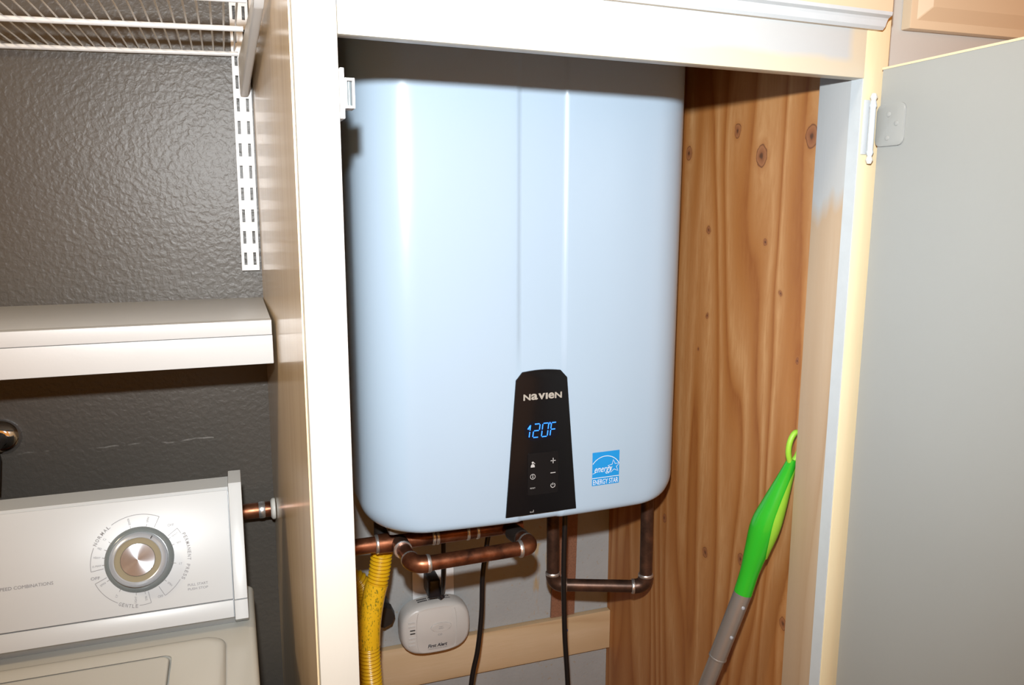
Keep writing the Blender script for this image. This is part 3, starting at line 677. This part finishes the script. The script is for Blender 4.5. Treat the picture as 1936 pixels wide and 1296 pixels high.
# lime inlay along the outer side of the grip
bm = B(); rows = []
for i in range(2, 34):
    p, r = S[i], Rr[i]; t = (S[min(i+1, len(S)-1)]-S[i-1]).normalized()
    o1 = Vector((.62, -.78, 0)); o1 = (o1-t*o1.dot(t)).normalized(); o2 = t.cross(o1)
    wA = 52*math.sin(math.pi*min(1, max(.02, (i-1)/33.5)))**.6 + 4
    rows.append([bm.verts.new(p+(o1*math.cos(math.radians(a))+o2*math.sin(math.radians(a)))*(r+.0012)) for a in [-wA+2*wA*k/10 for k in range(11)]])
for a, b in zip(rows, rows[1:]):
    for k in range(10): bm.faces.new((a[k], a[k+1], b[k+1], b[k]))
obj('soft_inlay', bm, 'lime', mp, True, label='lime soft grip inlay')
loop = [(.6500, .8000, -.327), (.6445, .7995, -.309), (.6460, .7990, -.293), (.6530, .7990, -.2835), (.6610, .7995, -.288), (.6635, .8000, -.300), (.6590, .8005, -.314), (.6525, .8005, -.322)]
obj('hanging_loop', tube(B(), spline(loop, 6), .0036, 12), 'lime', mp, True, label='lime hanging loop')
p0 = Vector((.6110, .830, -.505)); dirp = Vector((-.230, .174, -1)); P2 = lambda z: p0 + dirp*((p0.z-z)/1.0)
obj('upper_pole', tube(B(), [P2(-.503), P2(-.603)], .0118, 20), 'alu', mp, True)
obj('lower_pole', tube(B(), [P2(-.601), P2(-1.315)], .0106, 20), 'alu', mp, True)
obj('pole_collar', ring_obj(B(), P2(-.602), dirp, .0123, .004), 'alu', mp, True)
for z, s in ((-.522, -1), (-.566, -1)):
    c = P2(z) + Vector((-.1, -1, 0)).normalized()*.0108; obj('pole_button', tube(B(), [c, c+Vector((-.0002, -.0022, 0)), c+Vector((-.0003, -.003, 0))], [.0026, .0024, .001], 10), 'satin', mp, True)
e_ = P2(-1.315)
obj('swivel', tube(B(), [e_+Vector((0, 0, .02)), (e_.x, e_.y, GR+.130)], [.013, .016], 14), 'grey', mp, True)
obj('mop_head', box(B(), e_.x-.13, e_.x+.13, e_.y-.055, e_.y+.055, GR+.1185, GR+.134, .006), 'lime', mp, True)

# ------------------------------------------------------------------ painted shelf on the left
sh = thing('wooden_shelf', (-.45, 1.2, -.2096), 'thick white painted wooden shelf between wire shelf and washing machine', 'shelf')
obj('shelf_board', box(B(), -1.2, .0470, 1.0835, W-.0005, -.1710, -.1524, .0008), 'shelfwhite', sh, True)
obj('fascia_upper', box(B(), -1.2, .0472, 1.0815, 1.0985, -.1712, -.1522, .0009), 'shelfwhite', sh, True)
obj('fascia_lower', box(B(), -1.2, .0476, 1.0813, 1.0985, -.2096, -.1718, .0012), 'shelfwhite', sh, True)
obj('underside_board', box(B(), -1.2, .0466, 1.0985, W-.0005, -.188, -.1711, .0008), 'shelfwhite', sh, True)

# ------------------------------------------------------------------ slotted wall standard, bracket and wire shelf
sd = thing('shelf_standard', (.031, W, -.108), 'white slotted steel shelf standard screwed to the taupe wall', 'shelf standard')
bm = B(); xc, hw, fy = .0, .0131, W-.012
cols = [-hw, -.0091, -.0047, .0045, .0089, hw]; zr = [-.1080]; z = -.0900-.0095; holes = []
while z < .42:
    holes.append((z, z+.0195)); z += .0334
for a, b in holes: zr += [a, a+.002, b-.002, b]
zr.append(holes[-1][1]+.012)
def sx(x, z): return .0314 + x + .006*(z+.108)
hol = {i for i, _ in enumerate(zr)}
V = {}
def vert(x, y, z):
    k = (round(x, 5), round(y, 5), round(z, 5))
    if k not in V: V[k] = bm.verts.new((sx(x, z), y, z))
    return V[k]
def is_hole(i): 
    zm = (zr[i]+zr[i+1])/2; return any(a < zm < b for a, b in holes)
for i in range(len(zr)-1):
    for j in range(5):
        if j in (1, 3) and is_hole(i):
            continue
        bm.faces.new((vert(cols[j], fy, zr[i]), vert(cols[j+1], fy, zr[i]), vert(cols[j+1], fy, zr[i+1]), vert(cols[j], fy, zr[i+1])))
    for x in (-hw, hw): bm.faces.new((vert(x, fy, zr[i]), vert(x, fy, zr[i+1]), vert(x, W-.0003, zr[i+1]), vert(x, W-.0003, zr[i])))
zb = zr[0]; bm.faces.new((vert(-hw, fy, zb), vert(hw, fy, zb), vert(hw, W-.0003, zb), vert(-hw, W-.0003, zb)))
for j in (0, 2, 4):   # returns of the folded steel behind the slots
    box(bm, sx(cols[j], .2)+.0003, sx(cols[j], .2)+.0008, fy+.0005, fy+.0007, -.10, -.0995)
obj('slotted_channel', bm, 'standard', sd)
bk = thing('shelf_bracket', (.038, 1.33, .155), 'white steel bracket rising from the slotted standard to the wire shelf', 'bracket')
bx_ = lambda y: .0350 + .009*(1.338-y)/.42
pr = [(1.3385, .160), (1.330, .1555), (1.318, .157), (.93, .1985), (.905, .206), (.905, .2135), (1.3385, .2135)]
bm = prism(B(), pr, lambda y, z: (bx_(y)-.0055, y, z), lambda y, z: (bx_(y)+.0055, y, z))
bmesh.ops.bevel(bm, geom=list(bm.edges), offset=.0028, segments=2, profile=.6, affect='EDGES')
obj('bracket_arm', bm, 'standard', bk, True)
for z in (.166, .199): obj('hook', box(B(), .0340, .0372, 1.3375, 1.3455, z, z+.012), 'standard', bk)
wsf = thing('wire_shelf', (-.40, 1.15, .2135), 'white vinyl coated wire shelf above the painted wooden shelf', 'shelf')
wz = lambda x: .2185 + .022*(x-.034)
for y in (1.3405, 1.148, .985, .915):
    x1 = .0300 if y > 1.3 else .0335
    obj('rod', tube(B(), [(-1.1, y, wz(-1.1)), (x1, y, wz(x1))], .0036, 12), 'wire', wsf, True, origin=(0, y, wz(0)))
wm = None
x = .0245
while x > -1.09:
    if wm is None:
        wo = obj('wire', tube(B(), [(x, 1.345, wz(x)+.0047), (x, 1.13, wz(x)+.0047), (x, .912, wz(x)+.0047), (x, .9110, wz(x)+.004)], .0012, 6), 'wire', wsf, True, origin=(x, 1.13, wz(x))); wm = wo; wx = x
    else:
        o = wm.copy(); COL.objects.link(o); o.parent = wsf; o.location = wm.location + Vector((x-wx, 0, wz(x)-wz(wx)))
    x -= .0146

# ------------------------------------------------------------------ washing machine
wa = thing('washing_machine', (-.34, .8, GR), 'white top loading washing machine with cream lid and cycle dial', 'washing machine')
XR, XL, TZ = .006, -.682, -.533
obj('cabinet', box(B(), XL+.006, XR-.006, .46, 1.125, GR+.012, TZ-.012, .008, 3), 'enamel', wa, True)
for x in (XL+.05, XR-.05):
    for y in (.50, 1.08): obj('foot', tube(B(), [(x, y, GR+.0003), (x, y, GR+.02)], [.02, .016], 12), 'rubber', wa, True)
def slab(bm, pts, z0, z1, e=.004):
    cx = sum(p[0] for p in pts)/len(pts); cy = sum(p[1] for p in pts)/len(pts)
    def ins(d): return [(p[0]-math.copysign(d, p[0]-cx), p[1]-math.copysign(d, p[1]-cy)) for p in pts]
    lv = [(0, z0), (0, z1-e)] + [(e*(1-math.cos(math.radians(a))), z1-e+e*math.sin(math.radians(a))) for a in (30, 60, 90)]
    rg = [[bm.verts.new((x, y, z)) for x, y in ins(d)] for d, z in lv]
    for a, b in zip(rg, rg[1:]):
        for i in range(len(a)): bm.faces.new((a[i], a[(i+1) % len(a)], b[(i+1) % len(b)], b[i]))
    bm.faces.new(rg[0]); bm.faces.new(rg[-1]); return bm
obj('top_plate', slab(B(), rrect(XL, XR, .452, 1.13, .012), TZ-.0118, TZ, .007), 'almond', wa, True)
def ringz(bm, o, i, z0, z1, e=.004):
    n = len(o); cx, cy = -.34, .75
    def ins(P, d): return [(p[0]-math.copysign(d, p[0]-cx), p[1]-math.copysign(d, p[1]-cy)) for p in P]
    L = [(o, z0)] + [(ins(o, e*(1-math.cos(math.radians(a)))*3), z0+(z1-z0)*math.sin(math.radians(a))) for a in (20, 45, 70, 90)] + [(ins(i, -.002), z1), (i, z1-.002), (i, TZ+.0002)]
    R_ = [[bm.verts.new((x, y, z)) for x, y in P] for P, z in L]
    for a, b in zip(R_, R_[1:]):
        for k in range(n): bm.faces.new((a[k], a[(k+1) % n], b[(k+1) % n], b[k]))
    return bm
lx0, lx1, ly0, ly1 = -.59, -.0875, .50, .958
obj('lid_surround', ringz(B(), rrect(-.645, -.030, .47, .990, .022), rrect(lx0, lx1, ly0, ly1, .010), TZ+.0001, TZ+.0065), 'almond', wa, True)
obj('lid', slab(B(), rrect(lx0+.0042, lx1-.0045, ly0+.004, ly1-.0015, .009), TZ+.0002, TZ+.0062, .003), 'almond', wa, True, label='cream enamel lid')
# control console, slanted face
F0, F1 = Vector((0, 1.000, -.5150)), Vector((0, 1.0600, -.3690))
sv = (F1-F0).normalized(); nv = Vector((0, -sv.z, sv.y)); SL = (F1-F0).length
cn = obj('console', prism(B(), [(1.022, TZ+.0003), (1.0060, -.5170), (1.0640, -.3710), (1.068, -.3665), (1.110, -.3665), (1.128, TZ+.0003)], lambda y, z: (XL+.01, y, z), lambda y, z: (-.0185, y, z)), 'enamel', wa)
def fp(x, s, off=0): v = F0 + sv*s + nv*off; return (x, v.y, v.z)
def faceplate(name, s0, s1, mat, off=0.0, x0=XL+.012, x1=-.0190):
    bm = B(); box(bm, x0, x1, 0, 1, 0, 1)
    for v in bm.verts: v.co = Vector(fp(v.co.x, s0+(s1-s0)*v.co.z, off-.0065*v.co.y))
    bmesh.ops.bevel(bm, geom=list(bm.edges), offset=.0012, segments=2, profile=.6, affect='EDGES')
    return obj(name, bm, mat, cn, True)
faceplate('face_plate', .0225, SL+.001, 'enamel'); faceplate('lower_trim', .0005, .0215, 'enamel')
ec = [(1.022, TZ+.0003), (.9965, -.5165), (1.0575, -.3640), (1.062, -.3600), (1.113, -.3600), (1.131, TZ+.0003)]
for ecp in ([(1.0056, -.4938), ec[2], ec[3], ec[4], (1.1268, -.4938)], [ec[0], ec[1], (1.0050, -.4952), (1.1269, -.4952), ec[5]]):
    obj('end_cap', prism(B(), ecp, lambda y, z: (-.0180, y, z), lambda y, z: (-.0020, y, z), bev=.001), 'enamel', cn, True)
obj('end_cap', prism(B(), ec, lambda y, z: (XL, y, z), lambda y, z: (XL+.0095, y, z), bev=.002), 'enamel', cn, True)
# cycle dial
SC = (Vector((0, 1.0322, -.4353))-F0).dot(sv); CX = -.1250
Mx = Matrix(((1, 0, 0), (0, sv.y, nv.y), (0, sv.z, nv.z))).to_4x4()
dm = Matrix.Translation(fp(CX, SC, .0003)) @ Mx
dl = thing('cycle_dial', fp(CX, SC, 0), '', ''); dl.parent = wa; dl.location = Vector(fp(CX, SC, 0)) + Vector((0, 0, H)) - Vector(wa.location)
for k in ('label', 'category'):
    if k in dl: del dl[k]
local_obj('dial_skirt', lathe(B(), [(.0395, 0), (.0390, .0025), (.0345, .0065), (.033, .0066)], 64, False), 'skirt', dl, dm)
local_obj('knob_rim', lathe(B(), [(.0330, .006), (.0322, .0165), (.0300, .0190), (.0272, .0200), (.0262, .0195), (.0260, .0180)], 64, False), 'satin', dl, dm)
local_obj('knob_ring', lathe(B(), [(.0266, .0190), (.0240, .0182), (.0205, .0186), (.0195, .0190)], 64, False), 'tanring', dl, dm)
local_obj('knob_face', lathe(B(), [(.0196, .0185), (.0190, .0196), (.012, .0198), (.0005, .0200), (0, .0200)], 64), 'brushed', dl, dm)
bm = B(); box(bm, -.0006, .0006, .0275, .0315, .0196, .0201); bmesh.ops.rotate(bm, verts=bm.verts, cent=(0, 0, 0), matrix=Matrix.Rotation(math.radians(-33), 3, 'Z')); local_obj('pointer_mark', bm, 'slot', dl, dm, False)
# printing on the console
pr_ = lambda u, v: fp(CX+u, SC+v, .0004)
pol = lambda r, a: (r*math.cos(math.radians(a)), r*math.sin(math.radians(a)))
def arctext(bm, txt, r, a0, a1, hgt):
    n = len(txt)
    for i, ch in enumerate(txt):
        if ch == ' ': continue
        a = a0+(a1-a0)*(i+.5)/n; ar = math.radians(a); wd_ = abs(math.radians(a1-a0))*r/n*.72
        if ch == 'I': wd_ *= .25
        sg = 1 if a1 < a0 else -1; tx, ty = sg*math.sin(ar), -sg*math.cos(ar); ux, uy = sg*math.cos(ar), sg*math.sin(ar)
        text(bm, ch, -wd_/2, wd_/2, -hgt/2, hgt/2, lambda p, q, tx=tx, ty=ty, ux=ux, uy=uy, ar=ar: pr_(r*math.cos(ar)+tx*p+ux*q, r*math.sin(ar)+ty*p+uy*q), bold=.012)
bm = B()
for a0, a1 in ((188, 158), (124, 64), (36, 28), (-34, -60), (-78, -92), (-118, -156)): stroke(bm, arc(0, 0, .0545, a0, a1, 20), .0006, pr_)
for a in (188, 64, 36, -60, -78, -156): stroke(bm, [pol(.0405, a), pol(.0545, a)], .0006, pr_)
obj('cycle_arcs', bm, 'midink', cn)
for a_ in (('NORMAL', .0545, 156, 126), ('PERMANENT PRESS', .0570, 27, -33), ('GENTLE', .0550, -117, -93)):
    bm = B(); arctext(bm, *a_, .0042); obj('cycle_name', bm, 'midink', cn)
bm = B()
for a, t in ((182, '15 MAX'), (170, 'HEAVY'), (157, 'MED'), (143, 'LT'), (103, 'RINSE'), (77, 'SPIN'), (31, 'HEAVY'), (18, 'REG'), (-14, 'LT'), (-46, 'SPIN'), (-83, 'REG'), (-97, 'LIGHT'), (-124, 'LT'), (-150, 'SPIN')):
    stroke(bm, [pol(.0335, a), pol(.0425, a)], .0004, lambda u, v: fp(CX+u, SC+v, .0070 if math.hypot(u, v) < .0345 else (.0005 if math.hypot(u, v) > .039 else .0068)))
    ar = math.radians(a); fl_ = 1 if math.cos(ar) > 0 else -1
    l = .0016*len(t)
    text(bm, t, -l/2, l/2, -.0012, .0012, lambda p, q: pr_(.0478*math.cos(ar)+fl_*(math.cos(ar)*p-math.sin(ar)*q), .0478*math.sin(ar)+fl_*(math.sin(ar)*p+math.cos(ar)*q)))
obj('cycle_ticks', bm, 'midink', cn)
bm = B(); text(bm, 'OFF', -.0545, -.0445, -.0175, -.0140, pr_, bold=.01); text(bm, 'OFF', .0330, .0405, .0355, .0385, pr_); text(bm, 'OFF', .0190, .0250, -.0490, -.0460, pr_); obj('off_lettering', bm, 'midink', cn)
bm = B(); text(bm, 'PULL START', .0535, .0770, -.0405, -.0375, pr_, bold=.008); text(bm, 'PUSH STOP', .0535, .0770, -.0455, -.0427, pr_, bold=.008); obj('start_lettering', bm, 'midink', cn)
bm = B(); text(bm, 'SPEED COMBINATIONS', -.1525, -.0945, -.0160, -.0122, pr_, bold=.0); obj('speed_lettering', bm, 'midink', cn)
